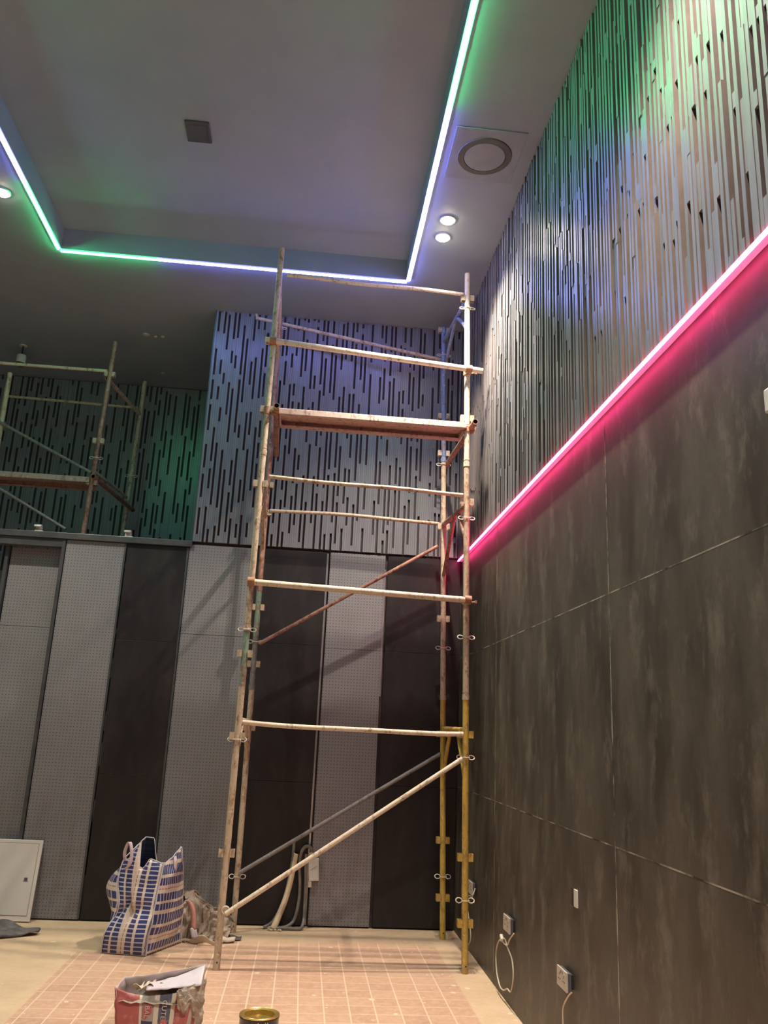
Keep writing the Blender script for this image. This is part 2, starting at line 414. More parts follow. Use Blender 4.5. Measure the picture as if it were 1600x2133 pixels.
# right wall: sheets below, slats above
m = MB(); m.bb(XR+.0025, XR+.06, YN, YF, 0, ZC, 1)
ys = [YF, 6.03, 3.71, 1.39, -.93, -3.25, YN]; zs = [0, 1.16, 2.27, ZP]
ys[0] = YB
for i in range(len(ys)-1):
    for k in range(3):
        m.bb(XR, XR+.014, ys[i+1]+.0045, ys[i]-.0045, zs[k]+.003, zs[k+1]-.003, 0)
for y in ys[1:-1]: m.bb(XR-.0008, XR+.01, y-.0045, y+.0045, .002, ZP-.004, 1)
for z in zs[1:3]: m.bb(XR-.0004, XR+.01, YN, YB, z-.003, z+.003, 1)
wr = struct(m.build('wall_right', ['board', 'seam'], None))
slats((XR-.004, 0, 0), (0, 1, 0), (-1, 0, 0), .6, YB-.005, ZP+.008, ZC, seed=3, pitch=.023, depth=.034, every=(0, 2), per=4, var=.006, gaps=(.3, .45, .6, .8, 1.0)).build('slat_cladding', ['slat', 'slot', 'rawedge'], wr)
m = MB(); m.bb(XR-.02, XR+.02, YN, .6, ZP+.02, ZC); m.build('flush_cladding', 'slat', wr)
# back wall: backing, slats above, side return towards the far bay
m = MB(); m.bb(XE, XR+.05, YB+.03, YB+.12, 0, ZC)
wb = struct(m.build('wall_back', 'slot'))
slats((0, YB+.01, 0), (1, 0, 0), (0, -1, 0), XE, XR-.035, ZP+.035, ZC, seed=5).build('slat_cladding', ['slat', 'slot', 'rawedge'], wb)
m = MB(); m.bb(XE-.012, XE, YB-.018, YB+.1, ZP+.03, ZC); m.build('corner_trim', 'trim', wb)
struct(MB().bb(XE, XE+.1, YB+.12, YF, 0, ZC).build('wall_return', 'slat'))
# far bay
m = MB(); m.bb(XL, XE+.1, YF+.031, YF+.1, 0, ZC)
wf = struct(m.build('wall_far', 'slot'))
slats((0, YF, 0), (1, 0, 0), (0, -1, 0), XL, XE, .02, ZC-.01, pitch=.0235, seed=8).build('slat_cladding', ['slat', 'slot', 'rawedge'], wf)
struct(MB().bb(XL-.1, XL, YN, YF, 0, ZC).build('wall_left', 'slat'))
struct(MB().bb(XL, XR+.05, YN-.1, YN, 0, ZC).build('wall_front', 'slat'))
# header over the panels of the bay opening and the mullions between them
m = MB(); m.bb(XL, XE, YB-.03, YB+.09, 3.15, 3.205); m.bb(XL, -2.265, YB-.01, YB+.09, 3.075, 3.15)
struct(m.build('trim_1', 'trim', None, bevel=.003))
m = MB(); m.bb(-2.268, -2.238, YB-.015, YB+.14, 0, 3.15); m.bb(-2.775, -2.745, YB+.06, YB+.14, 0, 3.08)
struct(m.build('trim_2', 'trim', None, bevel=.002))

# ================================================================== PANELS
def panel(name, x0, x1, z1, mat, label, cat, y=YB, cuts=(), edges=(), z0=.012):
    t = thing(name, ((x0+x1)/2, y, 0), label, cat)
    m = MB(); zz = [z0, *cuts, z1]
    for a, b in zip(zz[:-1], zz[1:]): m.bb(x0+.003, x1-.003, y, y+.028, a+.0015, b-.0015)
    m.build('face_sheet', mat, t, bevel=.0015)
    for s, mt, a, b in edges:
        x = x0 if s < 0 else x1
        MB().bb(x-.008, x+.008, y-.006, y+.02, a, b).build('edge_strip', mt, t, bevel=.001)
    return t
panel('perforated_panel', -2.74, -2.27, 3.073, 'perf', 'perforated grey panel set back under the header at the far left, behind white cover', 'wall panel', YB+.105, (2.36,))
panel('perforated_panel', -2.235, -1.712, 3.148, 'perf', 'perforated grey panel between the recessed panel and the first black panel', 'wall panel', edges=((1, 'trim', 0.02, 3.14),))
panel('black_panel', -1.696, -1.152, 3.148, 'black', 'black smooth panel behind the checked bag, two cross joints', 'wall panel', cuts=(1.143, 2.28), edges=((1, 'trim', .02, 3.14),))
panel('perforated_panel', -1.14, -.565, 3.178, 'perf', 'perforated grey panel just left of the scaffold posts', 'wall panel', cuts=(2.36,), edges=((1, 'trim', .02, 3.17),))
panel('black_panel', -.535, .128, 3.182, 'black', 'black smooth panel inside the scaffold, behind the bent cables', 'wall panel', cuts=(1.143, 2.32), edges=((1, 'aluminium', .02, 3.17),))
panel('perforated_panel', .150, .668, 3.186, 'perf', 'perforated grey panel seen through the middle of the scaffold', 'wall panel', cuts=(2.3,), edges=((1, 'aluminium', 1.9, 3.05),))
panel('black_panel', .690, XR-.004, 3.19, 'black', 'black smooth panel in the corner beside the right wall', 'wall panel', cuts=(1.143, 2.3))

# ================================================================== LED STRIPS
led = thing('led_strip', ((TX0+TX1)/2, TY1, ZC), 'green and blue glowing led strip round the raised part of the ceiling', 'led strip')
def led_section(name, p0, p1, inn, core, halo, parent, dn=Vector((0, 0, -1))):
    """p0-p1 along the edge; inn points into the tray"""
    p0, p1 = Vector(p0), Vector(p1); inn = Vector(inn); d = (p1-p0); L = d.length; d.normalize()
    R = Matrix((d, inn, dn)).transposed()
    c = (p0+p1)/2
    o_ = -inn*.020+dn*.001
    m = MB(); m.box(c+o_+dn*.0095, (L, .013, .019), R, 0)
    for k in (-1, 1): m.box(c+o_+inn*k*.0135+dn*.005, (L, .014, .012), R, 1)  # added glowing bars either side of the core, imitating its halo
    return m.build(name, [core, halo], parent)
zl = ZC
led_section('blue_section', (TX1, 4.47, zl), (TX1, TY1-.01, zl), (-1, 0, 0), 'ledblue', 'bluehalo', led)
led_section('green_section', (TX1, 2.2, zl), (TX1, 4.468, zl), (-1, 0, 0), 'green', 'greenhalo', led)
led_section('blue_section', (TX1, TY0, zl), (TX1, 2.198, zl), (-1, 0, 0), 'ledblue', 'bluehalo', led)
led_section('blue_section', (-1.55, TY1, zl), (TX1+.006, TY1, zl), (0, -1, 0), 'ledblue', 'bluehalo', led)
led_section('green_section', (TX0-.006, TY1, zl), (-1.552, TY1, zl), (0, -1, 0), 'green', 'greenhalo', led)
led_section('green_section', (TX0, 5.70, zl), (TX0, TY1-.01, zl), (1, 0, 0), 'green', 'greenhalo', led)
led_section('blue_section', (TX0, 4.75, zl), (TX0, 5.698, zl), (1, 0, 0), 'ledblue', 'bluehalo', led)
led_section('green_section', (TX0, 2.4, zl), (TX0, 4.748, zl), (1, 0, 0), 'green', 'greenhalo', led)
led_section('blue_section', (TX0, TY0, zl), (TX0, 2.398, zl), (1, 0, 0), 'ledblue', 'bluehalo', led)
pk = thing('led_strip', (XR, 4.2, ZP+.005), 'straight pink glowing led strip along the right wall between slats and dark boards', 'led strip')
m = MB(); m.bb(XR-.044, XR-.031, -2.5, YB-.030, ZP-.003, ZP+.0065, 0)
m.bb(XR-.031, XR-.0005, -2.5, YB-.030, ZP-.001, ZP+.0065, 1)  # added glowing bar behind the core, imitating the pink halo below it
m.build('light_bar', ['pink', 'pinkhalo'], pk)

# ================================================================== CEILING FIXTURES
def downlight(x, y, label, group='round downlights in the ceiling soffit'):
    t = thing('downlight', (x, y, ZC), label, 'downlight', group)
    m = MB(); m.lathe((x, y, ZC), [(.066, -.001), (.062, -.010), (.050, -.010), (.048, -.001), (.066, -.001)], 28)
    m.build('trim_ring', 'plate', t, True)
    m = MB(); m.lathe((x, y, ZC), [(.048, -.004), (.042, -.020), (.026, -.030), (.0005, -.034)], 28); m.build('lens', 'lens', t, True)
    ld = bpy.data.lights.new('downlight_lamp', 'SPOT'); ld.energy = LAMP_W; ld.color = LAMP_COL
    ld.spot_size = math.radians(112); ld.spot_blend = 1.0; ld.shadow_soft_size = .035
    lo = bpy.data.objects.new('downlight_lamp', ld); COL.objects.link(lo); lo.parent = t; lo.location = (0, 0, -.05)
    return t
downlight(.878, 5.67, 'lit round downlight, upper one of the pair above the scaffold beside the right wall')
downlight(.878, 5.91, 'lit round downlight, lower one of the pair above the scaffold beside the right wall')
downlight(-2.624, 5.87, 'lit round downlight at the left edge of the photo beside the blue led')
for y in (1.9, 2.14, -1.4, -1.16):
    downlight(.878, y, 'lit round downlight in the ceiling soffit outside the photo, over the viewer')
# swirl diffuser plate with a dark ring
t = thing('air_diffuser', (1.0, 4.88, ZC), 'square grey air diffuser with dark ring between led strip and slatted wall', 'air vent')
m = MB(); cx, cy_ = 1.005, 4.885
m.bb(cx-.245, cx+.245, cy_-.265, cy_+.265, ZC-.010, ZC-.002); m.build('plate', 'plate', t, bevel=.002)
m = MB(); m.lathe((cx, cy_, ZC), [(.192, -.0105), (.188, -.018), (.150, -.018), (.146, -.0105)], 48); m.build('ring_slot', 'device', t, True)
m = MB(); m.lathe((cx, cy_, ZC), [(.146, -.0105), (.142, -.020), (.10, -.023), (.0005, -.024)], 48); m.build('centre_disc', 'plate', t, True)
t = thing('ceiling_sensor', (-1.04, 5.185, ZT), 'small dark square box fixed to the raised part of the ceiling', 'sensor')
m = MB(); m.bb(-1.13, -.955, 5.08, 5.29, ZT-.022, ZT-.001); m.build('housing', 'device', t, bevel=.006)
m = MB(); m.bb(-1.105, -.98, 5.105, 5.265, ZT-.025, ZT-.0215); m.build('cover_plate', 'device', t, bevel=.004)
for x, y, r, lb in ((-1.928, 8.17, .034, 'largest pale ceiling disc in the dark bay, left of two small ones'), (-1.835, 8.2, .017, 'small pale ceiling disc, middle of the row of three in the dark bay'),
                (-1.76, 8.19, .019, 'small pale ceiling disc, right end of the row of three in the dark bay'), (-1.91, 9.15, .022, 'lone pale ceiling disc near the far slatted wall of the bay')):
    m = MB(); m.lathe((x, y, ZC), [(r, -.001), (r*.95, -.009), (.0005, -.012)], 20)
    tag(m.build('ceiling_disc', 'white', None, True), lb, 'ceiling disc', 'pale discs on the bay ceiling')
t = thing('spotlight', (-3.36, 8.7, ZC), 'small white cylinder spotlight hanging from the bay ceiling behind the rear scaffold rail', 'spotlight')
MB().lathe((-3.36, 8.7, ZC), [(.04, -.001), (.04, -.012), (.0005, -.013)], 20).build('base_plate', 'white', t, True)
MB().tube([(-3.36, 8.7, ZC-.01), (-3.36, 8.7, ZC-.13)], .008, 8).build('stem', 'dark', t, True)
MB().lathe((-3.36, 8.7, ZC-.26), [(.0005, .14), (.048, .138), (.05, .13), (.05, .045)], 24).build('shade', 'white', t, True)
MB().lathe((-3.36, 8.7, ZC-.26), [(.05, .045), (.046, .02), (.0005, .015)], 24).build('head', 'dark', t, True)

# ================================================================== MAIN SCAFFOLD
def bracket_mb(p, h=.026):
    m = MB(); x, y, z = p; t = .0028                    # one bent strap: pocket, back of the post, pocket
    path = [(-.021, -.022), (-.055, -.022), (-.055, .024), (.055, .024), (.055, -.022), (.021, -.022)]
    inn = [(-.021, -.022+2*t), (-.055+2*t, -.022+2*t), (-.055+2*t, .024-2*t), (.055-2*t, .024-2*t), (.055-2*t, -.022+2*t), (.021, -.022+2*t)]
    n = len(path); vs = [(x+a, y+b, z+k*h) for k in (-1, 1) for a, b in path+inn]
    fs = []
    for q in range(n-1):
        fs += [(q, q+1, 2*n+q+1, 2*n+q), (n+q+1, n+q, 3*n+q, 3*n+q+1), (2*n+q, 2*n+q+1, 3*n+q+1, 3*n+q), (q+1, q, n+q, n+q+1)]
    fs += [(0, 2*n, 3*n, n), (n-1, 2*n-1, 4*n-1, 3*n-1)]
    return m.add(vs, fs)
def ring_mb(p):
    x, y, z = p; pts = []                               # one wire bent into a loop on either side of the post
    for i in range(19): a = math.radians(195+330*i/18); pts.append((x-.044+.022*math.cos(a+math.pi), y+.010*math.sin(a), z+.015*math.sin(a)))
    pts.append((x-.026, y-.024, z)); pts.append((x, y-.0295, z-.001)); pts.append((x+.026, y-.024, z))
    for i in range(19): a = math.radians(15+330*i/18); pts.append((x+.044+.022*math.cos(a+math.pi), y+.010*math.sin(a), z+.015*math.sin(a)))
    return MB().tube(pts, .0042, 6)
def coupler_mb(p, ax, r=.0242):
    """scaffold clamp round a post at p, holding a tube whose centre lies ax away"""
    m = MB(); p = Vector(p); q = p+Vector(ax)
    m.tube([p-Vector((0, 0, .028)), p+Vector((0, 0, .028))], r+.008, 16)
    m.tube([q-Vector((.026, 0, 0)), q+Vector((.026, 0, 0))], r+.008, 16)
    m.tube([p+Vector((.034, -.012, -.012)), p+Vector((.072, -.012, -.004))], .006, 8)
    m.box(p+Vector((.072, -.012, -.004)), (.016, .022, .022))
    return m
PR = .0242
sca = thing('scaffold_tower', (.40, 6.74, 0), 'tall rusty tube scaffold tower with deck standing in front of the right wall corner', 'scaffold')
POSTS = dict(FL=((-.468, 6.22, 0), (-.446, 6.22, 5.50)), FR=((1.236, 6.26, 0), (1.154, 6.26, 5.445)),
             BR=((1.240, 7.22, 0), (1.108, 7.22, 5.425)), BL=((-.440, 7.27, 0), (-.478, 7.27, 5.40)))
SEG = dict(FL=[(0, 'beige'), (1.87, 'teal'), (2.28, 'beige'), (3.66, 'beige')], FR=[(0, 'yellow'), (1.86, 'beige'), (3.70, 'pale')],
           BR=[(0, 'yellow'), (1.89, 'beige'), (4.05, 'blue')], BL=[(0, 'beige'), (1.9, 'steel'), (2.35, 'teal'), (2.75, 'rust')])
BRK = dict(FL=[.734, 1.50+.02, 2.109, 3.42, 4.04], FR=[.319, .752, 1.604, 3.40, 4.11, 5.206], BR=[.31, .75, 1.60, 2.587, 3.43, 4.13, 4.50, 5.39], BL=[1.58, 2.11, 2.60, 3.46, 3.72])
RNG = dict(FL=[1.497, 2.286, 4.62], FR=[.468, 1.44, 2.323, 3.267, 4.041, 5.115], BR=[.47, 2.329, 4.02, 5.13], BL=[.413, 2.30, 5.30])
def on_post(k, z):
    a, b = POSTS[k]; return lerp(a, b, z/(b[2]))
for k, (a, b) in POSTS.items():
    segs = SEG[k]; tops = [s[0] for s in segs[1:]]+[b[2]]
    objs = []
    for (z0, mt), z1 in zip(segs, tops):
        m = MB(); n_ = 6; rnd = random.Random(hash((k, z0)) % 99)
        pts = [on_post(k, z0+(z1-z0)*i/n_) for i in range(n_+1)]
        m.tube(pts, PR, 16, 0, True)
        if z0 > 0 and mt != 'teal':                                # spigot collar where frames stack
            m.tube([on_post(k, z0-.005), on_post(k, z0+.035)], PR+.0035, 16); m.tube([on_post(k, z0+.05), on_post(k, z0+.058)], PR+.002, 16)
        for zh in ((z0+.05 if z0 == 0 else z0-.10),):
            if zh > z0: p = on_post(k, zh); m.tube([p+Vector((.003, -PR-.0006, 0)), p+Vector((.003, -PR+.004, 0))], .0055, 10, 1)
        o = m.build('post', [mt, 'dark'], sca, True); o['label'] = {'yellow': 'yellow painted lower post', 'blue': 'blue tinted upper post', 'teal': 'green painted post length',
            'beige': 'worn beige rusty post', 'pale': 'pale upper post', 'steel': 'grey steel post length', 'rust': 'reddish rusty post'}[mt]
        objs.append((z0, z1, mt, o))
    def owner(z): return next(q for q in objs if q[0] <= z < q[1])
    for z in BRK[k]: q = owner(z); bracket_mb(on_post(k, z)).build('bracket', {'yellow': 'yellow'}.get(q[2], 'beige'), q[3])
    for z in RNG[k]: ring_mb(on_post(k, z)).build('ring_clip', 'wire', owner(z)[3], True)
    POSTS[k] = (a, b)
def rail(name, a, b, r, mt, sag=0, hollow=True, label=None, wav=0.0, seed=0):
    n_ = 14; pts = []
    for i in range(n_+1):
        t = i/n_; p = lerp(a, b, t); p.z -= sag*4*t*(1-t); p.z += wav*math.sin(t*9+seed); pts.append(p)
    o = MB().tube(pts, r, 12, 0, hollow).build(name, [mt, 'dark'], sca, True)
    if label: o['label'] = label
    return o
FYq = 6.24
# thick tubes clamped in front of the posts
y_ = 6.19
t2 = rail('cross_tube', (-.515, y_, 4.635), (1.285, y_, 4.515), PR, 'pale', label='thick pale upper tube clamped across both posts')
t6 = rail('cross_tube', (-.468, y_, 2.640), (1.200, y_, 2.600), PR, 'pale', label='thick pale middle tube clamped across both posts')
for tb, za, zb in ((t2, 4.63, 4.523), (t6, 2.645, 2.603)):
    for kk, z in (('FL', za), ('FR', zb)):
        p = on_post(kk, z); coupler_mb(p, (0, y_-p.y, 0)).build('clamp', 'clamp', tb, True)
# thin rails hooked into the brackets
rail('guard_rail', (-.385, FYq, 5.262), (1.12, FYq, 5.236), .0165, 'pale', wav=.006, seed=1)
rail('guard_rail', (-.395, FYq, 3.487), (1.150, FYq, 3.452), .0165, 'beige', wav=.004, seed=2)
rail('guard_rail', (-.437, FYq, 1.618), (1.189, FYq, 1.607), .0175, 'pale', sag=.012, wav=.003, seed=3)
rail('guard_rail', (-.425, 7.25, 3.478), (1.118, 7.24, 3.456), .0165, 'beige', sag=-.014, wav=.003, seed=4)
r8 = rail('guard_rail', (-.712, 7.30, 5.399), (1.09, 7.25, 5.098), .0165, 'beige', label='sloping rail across the rear posts with a hooked end')
MB().tube([(-.700, 7.30, 5.397), (-.715, 7.30, 5.44)], .012, 8).build('hook', 'beige', r8, True)
# diagonal braces
db = rail('diagonal_brace', (-.435, 6.19, .352), (1.180, 6.20, 1.432), .0175, 'pale', label='pale front diagonal brace near the floor')
MB().torus((-.437, 6.19, .375), .024, .006, 1, 1, Matrix.Rotation(math.pi/2, 3, 'X'), 16, 6).build('hook', 'wire', db, True)
rail('diagonal_brace', (-.423, 7.23, .449), (1.177, 7.19, 1.436), .0165, 'steel', label='grey steel rear diagonal brace near the floor')
rail('diagonal_brace', (-.417, 7.24, 2.285), (1.105, 7.19, 3.235), .0165, 'rust', label='reddish rear diagonal brace at middle height')
# deck transoms with open ends and the deck
rail('deck_bearer', (-.372, 6.09, 4.030), (-.412, 7.31, 4.025), .0235, 'rust', label='rust red open ended tube under the left deck end')
rail('deck_bearer', (1.212, 6.09, 4.025), (1.176, 7.31, 4.035), .0235, 'rust', label='rust red open ended tube under the right deck end')
for kk, z, xo in (('FL', 4.03, .073), ('FR', 4.025, .042)):
    p = on_post(kk, z); m = MB(); m.tube([p-Vector((0, 0, .03)), p+Vector((0, 0, .03))], PR+.008, 14)
    m.tube([p+Vector((xo*.9, -.03, 0)), p+Vector((xo*.9, .03, 0))], .0235+.008, 14); m.build('clamp', 'clamp', sca, True)
prof = [(0, 0), (.045, 0), (.045, .018), (.048, .030), (.048, .046)]      # (from outer edge inward, below top)
m = MB(); X_0, X_1 = -.355, 1.160; ya, yb = 6.215, 6.535; zt = 4.062
path = [(ya+.040, zt-.052), (ya+.036, zt-.048), (ya, zt-.052), (ya-.002, zt-.046), (ya, zt-.004), (ya+.004, zt), ((ya+yb)/2-.05, zt), ((ya+yb)/2-.04, zt-.008), ((ya+yb)/2+.04, zt-.008),
        ((ya+yb)/2+.05, zt), (yb-.004, zt), (yb, zt-.004), (yb+.002, zt-.046), (yb, zt-.052), (yb-.060, zt-.052), (yb-.062, zt-.044)]
m.grid(len(path)-1, 12, lambda u, v: (X_0+(X_1-X_0)*v, path[round(u*(len(path)-1))][0], path[round(u*(len(path)-1))][1]))
dk = m.build('deck_plank', 'deck', sca, False, solid=.003); dk['label'] = 'long steel deck plank'
for a, b in ((X_0, X_0+.012), (X_1-.012, X_1)): MB().bb(a, b, ya, yb, zt-.05, zt-.002).build('end_plate', 'deck', dk)
# side frames: transoms and knee braces
def side(kf, kb, zf, zb, mt, knees=((.42, .30, 'f'), (.42, .30, 'b'))):
    a = on_post(kf, zf); b = on_post(kb, zb)
    rail('transom', a+Vector((0, PR*.6, 0)), b-Vector((0, PR*.6, 0)), .0215, mt, hollow=False)
    for t_, drop, wh in knees:
        p = lerp(a, b, t_); q = on_post(kf, zf-drop)+Vector((0, PR*.7, 0)) if wh == 'f' else on_post(kb, zb-drop)-Vector((0, PR*.7, 0))
        mid = lerp(p, q, .5)+Vector((0, 0, .012))
        o = MB().tube(smooth_path([p, mid, q], 5), .0165, 10).build('knee_brace', mt, sca, True)
side('FR', 'BR', 5.200, 5.270, 'blue', ((.40, .27, 'f'), (.48, .33, 'b')))
side('FR', 'BR', 3.378, 3.445, 'rust', ((.35, .30, 'f'), (.45, .47, 'b')))
side('FR', 'BR', 1.635, 1.642, 'yellow', ((.33, .36, 'f'), (.62, .38, 'b')))
side('FL', 'BL', 5.26, 5.28, 'beige'); side('FL', 'BL', 3.42, 3.43, 'beige'); side('FL', 'BL', 1.632, 1.628, 'beige', ((.30, .30, 'f'), (.65, .30, 'b')))

# ================================================================== REAR SCAFFOLD
rs = thing('scaffold_tower', (-2.7, 8.6, 0), 'darker second scaffold tower standing in the bay behind the left panels', 'scaffold')
RP = [((-2.345, 8.1, 0), (-2.213, 8.1, 5.40), 'rust'), ((-2.17, 9.1, 0), (-2.092, 9.1, 5.40), 'beige'), ((-3.20, 8.1, 0), (-3.213, 8.1, 4.96), 'beige'), ((-3.62, 9.1, 0), (-3.62, 9.1, 5.2), 'beige')]
for i, (a, b, mt) in enumerate(RP):
    o = MB().tube([lerp(a, b, k/6) for k in range(7)], .0242, 14, 0, True).build('post', [mt, 'dark'], rs, True)
    if i == 0:
        for z in (4.30, 5.03, 3.86): bracket_mb(lerp(a, b, z/b[2])).build('bracket', 'beige', o)
        ring_mb(lerp(a, b, 4.12/b[2])).build('ring_clip', 'wire', o, True)
    if i == 1: ring_mb(lerp(a, b, 4.25/b[2])).build('ring_clip', 'wire', o, True)
def rrail(name, a, b, r, mt): return MB().tube([lerp(a, b, k/6) for k in range(7)], r, 12, 0, True).build(name, [mt, 'dark'], rs, True)
rrail('guard_rail', (-2.25, 8.09, 5.063), (-3.9, 8.09, 5.056), .0165, 'pale')
rrail('guard_rail', (-2.12, 9.08, 5.062), (-3.62, 9.08, 5.085), .0150, 'beige')
rrail('diagonal_brace', (-3.24, 8.07, 4.425), (-2.262, 8.07, 3.955), .0150, 'steel')
rrail('diagonal_brace', (-3.15, 8.07, 3.750), (-2.427, 8.07, 3.365), .0150, 'steel')
rrail('deck_bearer', (-2.225, 8.02, 3.905), (-2.065, 9.2, 3.880), .0235, 'rust')
rrail('transom', (-2.245, 8.1, 4.985), (-2.10, 9.1, 4.99), .0215, 'beige')
rrail('transom', (-2.255, 8.1, 3.99), (-2.12, 9.1, 3.99), .0165, 'beige')
m = MB(); m.grid(9, 4, lambda u, v: (-3.9+1.63*v, [8.10, 8.06, 8.06, 8.10, 8.25, 8.36, 8.40, 8.40, 8.36, 8.36][round(u*9)], 3.905+[-.05, -.05, 0, 0, 0, 0, 0, -.05, -.05, -.045][round(u*9)]))
m.build('deck_plank', 'deck', rs, solid=.004)
rrail('guard_rail', (-3.9, 8.3, 3.29), (-2.33, 8.15, 3.315), .0242, 'pale')
# hook clips on the header
for x, lb in ((-2.50, 'white curled hook on the header, left of the rear scaffold post'), (-1.705, 'white curled hook on the header, right of the rear scaffold post')):
    t = thing('hook_clip', (x, YB+.01, 3.205), lb, 'hook', 'curled hooks on the header')
    pts = [(YB-.01, 3.207), (YB+.012, 3.216), (YB+.02, 3.235), (YB+.012, 3.256), (YB-.006, 3.266), (YB-.026, 3.262), (YB-.034, 3.245)]
    m = MB(); m.grid(len(pts)-1, 1, lambda u, v: (x-.03+.06*v, pts[round(u*(len(pts)-1))][0], pts[round(u*(len(pts)-1))][1])); m.build('curl', 'white', t, True, solid=.006)
    m = MB(); m.bb(x-.02, x+.05, YB-.028, YB+.05, 3.2055, 3.211); m.build('foot_plate', 'white', t)

# ================================================================== RIGHT WALL FITTINGS
def outlet(y0, y1, z0, z1, label, size=1):
    yc, zc_ = (y0+y1)/2, (z0+z1)/2
    t = thing('wall_socket', (XR, yc, zc_), label, 'wall socket', 'double sockets low on the right wall')
    MB().bb(XR-.012, XR+.002, y0+.012, y1-.012, z0+.012, z1-.012).build('back_box', 'dark', t)
    MB().bb(XR-.030, XR-.012, y0+.004, y1-.004, z0+.004, z1-.004).build('housing', 'device', t, bevel=.002)
    m = MB(); m.bb(XR-.038, XR-.030, y0, y1, z0, z1)
    for k in (-1, 1):
        for dy, dz, w_, h_ in ((0, .014, .006, .012), (-.011, -.008, .010, .005), (.011, -.008, .010, .005)):
            m.bb(XR-.0388, XR-.0375, yc+k*.036+dy-w_/2, yc+k*.036+dy+w_/2, zc_+dz-h_/2, zc_+dz+h_/2, 1)
        m.bb(XR-.0388, XR-.0375, yc+k*.012-.004, yc+k*.012+.004, zc_+.022, zc_+.034, 1)
    m.build('face_plate', ['socket', 'dark'], t, bevel=.0015)
    return t
s1 = outlet(5.44, 5.60, .430, .520, 'dusty double wall socket with a large loop of cable below it')
s2 = outlet(4.305, 4.46, .425, .512, 'dusty double wall socket nearest the viewer with cable hanging off frame')
s3 = outlet(6.60, 6.76, .440, .528, 'dusty double wall socket half hidden behind the yellow scaffold post')
def cab(s, pts, label):
    o = MB().tube(smooth_path(pts, 8), .0042, 8).build('cable', 'cable', s, True); o['label'] = label; return o
c1 = cab(s1, [(XR-.012, 5.43, .44), (XR-.03, 5.46, .40), (XR-.03, 5.52, .355), (XR-.03, 5.58, .345), (XR-.025, 5.75, .33), (XR-.02, 5.86, .24), (XR-.02, 5.85, .13), (XR-.02, 5.76, .065),
             (XR-.02, 5.66, .065), (XR-.02, 5.56, .10), (XR-.02, 5.47, .11), (XR-.02, 5.41, .20), (XR-.02, 5.44, .29), (XR-.03, 5.52, .345), (XR-.03, 5.56, .372), (XR-.032, 5.60, .375), (XR-.034, 5.625, .36)], 'pale looped cable')
MB().box((XR-.034, 5.655, .365), (.02, .045, .022), Matrix.Rotation(.5, 3, 'X')).build('connector', 'cable', c1, bevel=.003)
c2 = cab(s2, [(XR-.014, 4.30, .43), (XR-.03, 4.32, .40), (XR-.035, 4.37, .34), (XR-.03, 4.39, .25), (XR-.03, 4.40, .17), (XR-.035, 4.37, .10), (XR-.03, 4.33, .17)], 'pale hanging cable')
MB().box((XR-.03, 4.325, .185), (.018, .022, .045)).build('connector', 'cable', c2, bevel=.003)
c3 = cab(s3, [(XR-.014, 6.60, .49), (XR-.035, 6.575, .45), (XR-.03, 6.62, .425), (XR-.03, 6.72, .42), (XR-.03, 6.82, .38), (XR-.03, 6.78, .30), (XR-.03, 6.68, .20), (XR-.03, 6.66, .13), (XR-.03, 6.75, .07), (XR-.03, 6.85, .05)], 'pale curled cable')
t = thing('wall_switch', (XR, 4.265, .857), 'slim upright black and white switch plate on the right wall above the sockets', 'wall switch')
MB().bb(XR-.006, XR+.001, 4.270, 4.310, .815, .895).build('frame', 'dark', t)
MB().bb(XR-.008, XR+.001, 4.225, 4.270, .815, .895).build('rocker', 'white', t, bevel=.002)
t = thing('wall_switch', (XR, 2.27, 2.65), 'off white rounded plate cut by the right edge of the photo on upper dark board', 'wall switch')
MB().bb(XR-.012, XR+.001, 2.19, 2.292, 2.612, 2.692).build('plate', 'white', t, bevel=.010)
MB().bb(XR-.016, XR-.010, 2.20, 2.262, 2.63, 2.676).build('rocker', 'white', t, bevel=.003)

# ================================================================== BACK WALL FITTINGS
t = thing('junction_box', (.177, YB, .45), 'white slim box fixed to the perforated panel above the bent cables', 'junction box')
R_ = Matrix.Rotation(-.06, 3, 'Y')
MB().box((.175, YB-.026, .450), (.084, .034, .175), R_).build('lid', 'white', t, bevel=.004)
MB().box((.145, YB-.026, .562), (.028, .026, .05), R_).build('upper_entry', 'white', t, bevel=.003)
MB().box((.150, YB-.026, .337), (.028, .026, .05), R_).build('lower_entry', 'white', t, bevel=.003)
MB().tube([(.150, YB-.045, .455), (.180, YB-.047, .475), (.205, YB-.045, .485)], .003, 6).build('wire', 'wire', t, True)
y0 = YB-.03
o = MB().tube(smooth_path([(-.10, y0-.10, .016), (-.02, y0-.07, .022), (.040, y0-.03, .07), (.066, y0-.005, .20), (.066, y0-.005, .34), (.052, y0-.005, .47), (.060, y0-.005, .57), (.085, y0-.005, .622), (.118, y0-.004, .632), (.143, y0-.002, .612), (.147, y0, .590)], 7), .0135, 12).build('cable', 'conduit', None, True)
tag(o, 'grey cable arching up and over into the white junction box', 'cable', 'grey cables rising from the floor')
o = MB().tube(smooth_path([(-.13, y0-.11, .014), (-.03, y0-.10, .016), (.09, y0-.10, .016), (.118, y0-.03, .07), (.118, y0, .16), (.116, y0+.004, .28), (.110, y0+.004, .40), (.104, y0+.004, .57)], 7), .0135, 12).build('cable', 'conduit', None, True)
tag(o, 'grey cable running along the floor then straight up the panel joint', 'cable', 'grey cables rising from the floor')
o = MB().tube(smooth_path([(-.205, y0-.08, .016), (-.13, y0-.05, .06), (-.06, y0-.02, .20), (-.022, y0, .40), (-.006, y0, .55), (-.004, y0+.005, .66)], 7), .0135, 12).build('cable', 'conduit', None, True)
tag(o, 'short grey cable end poking out above the cream strip', 'cable', 'grey cables rising from the floor')
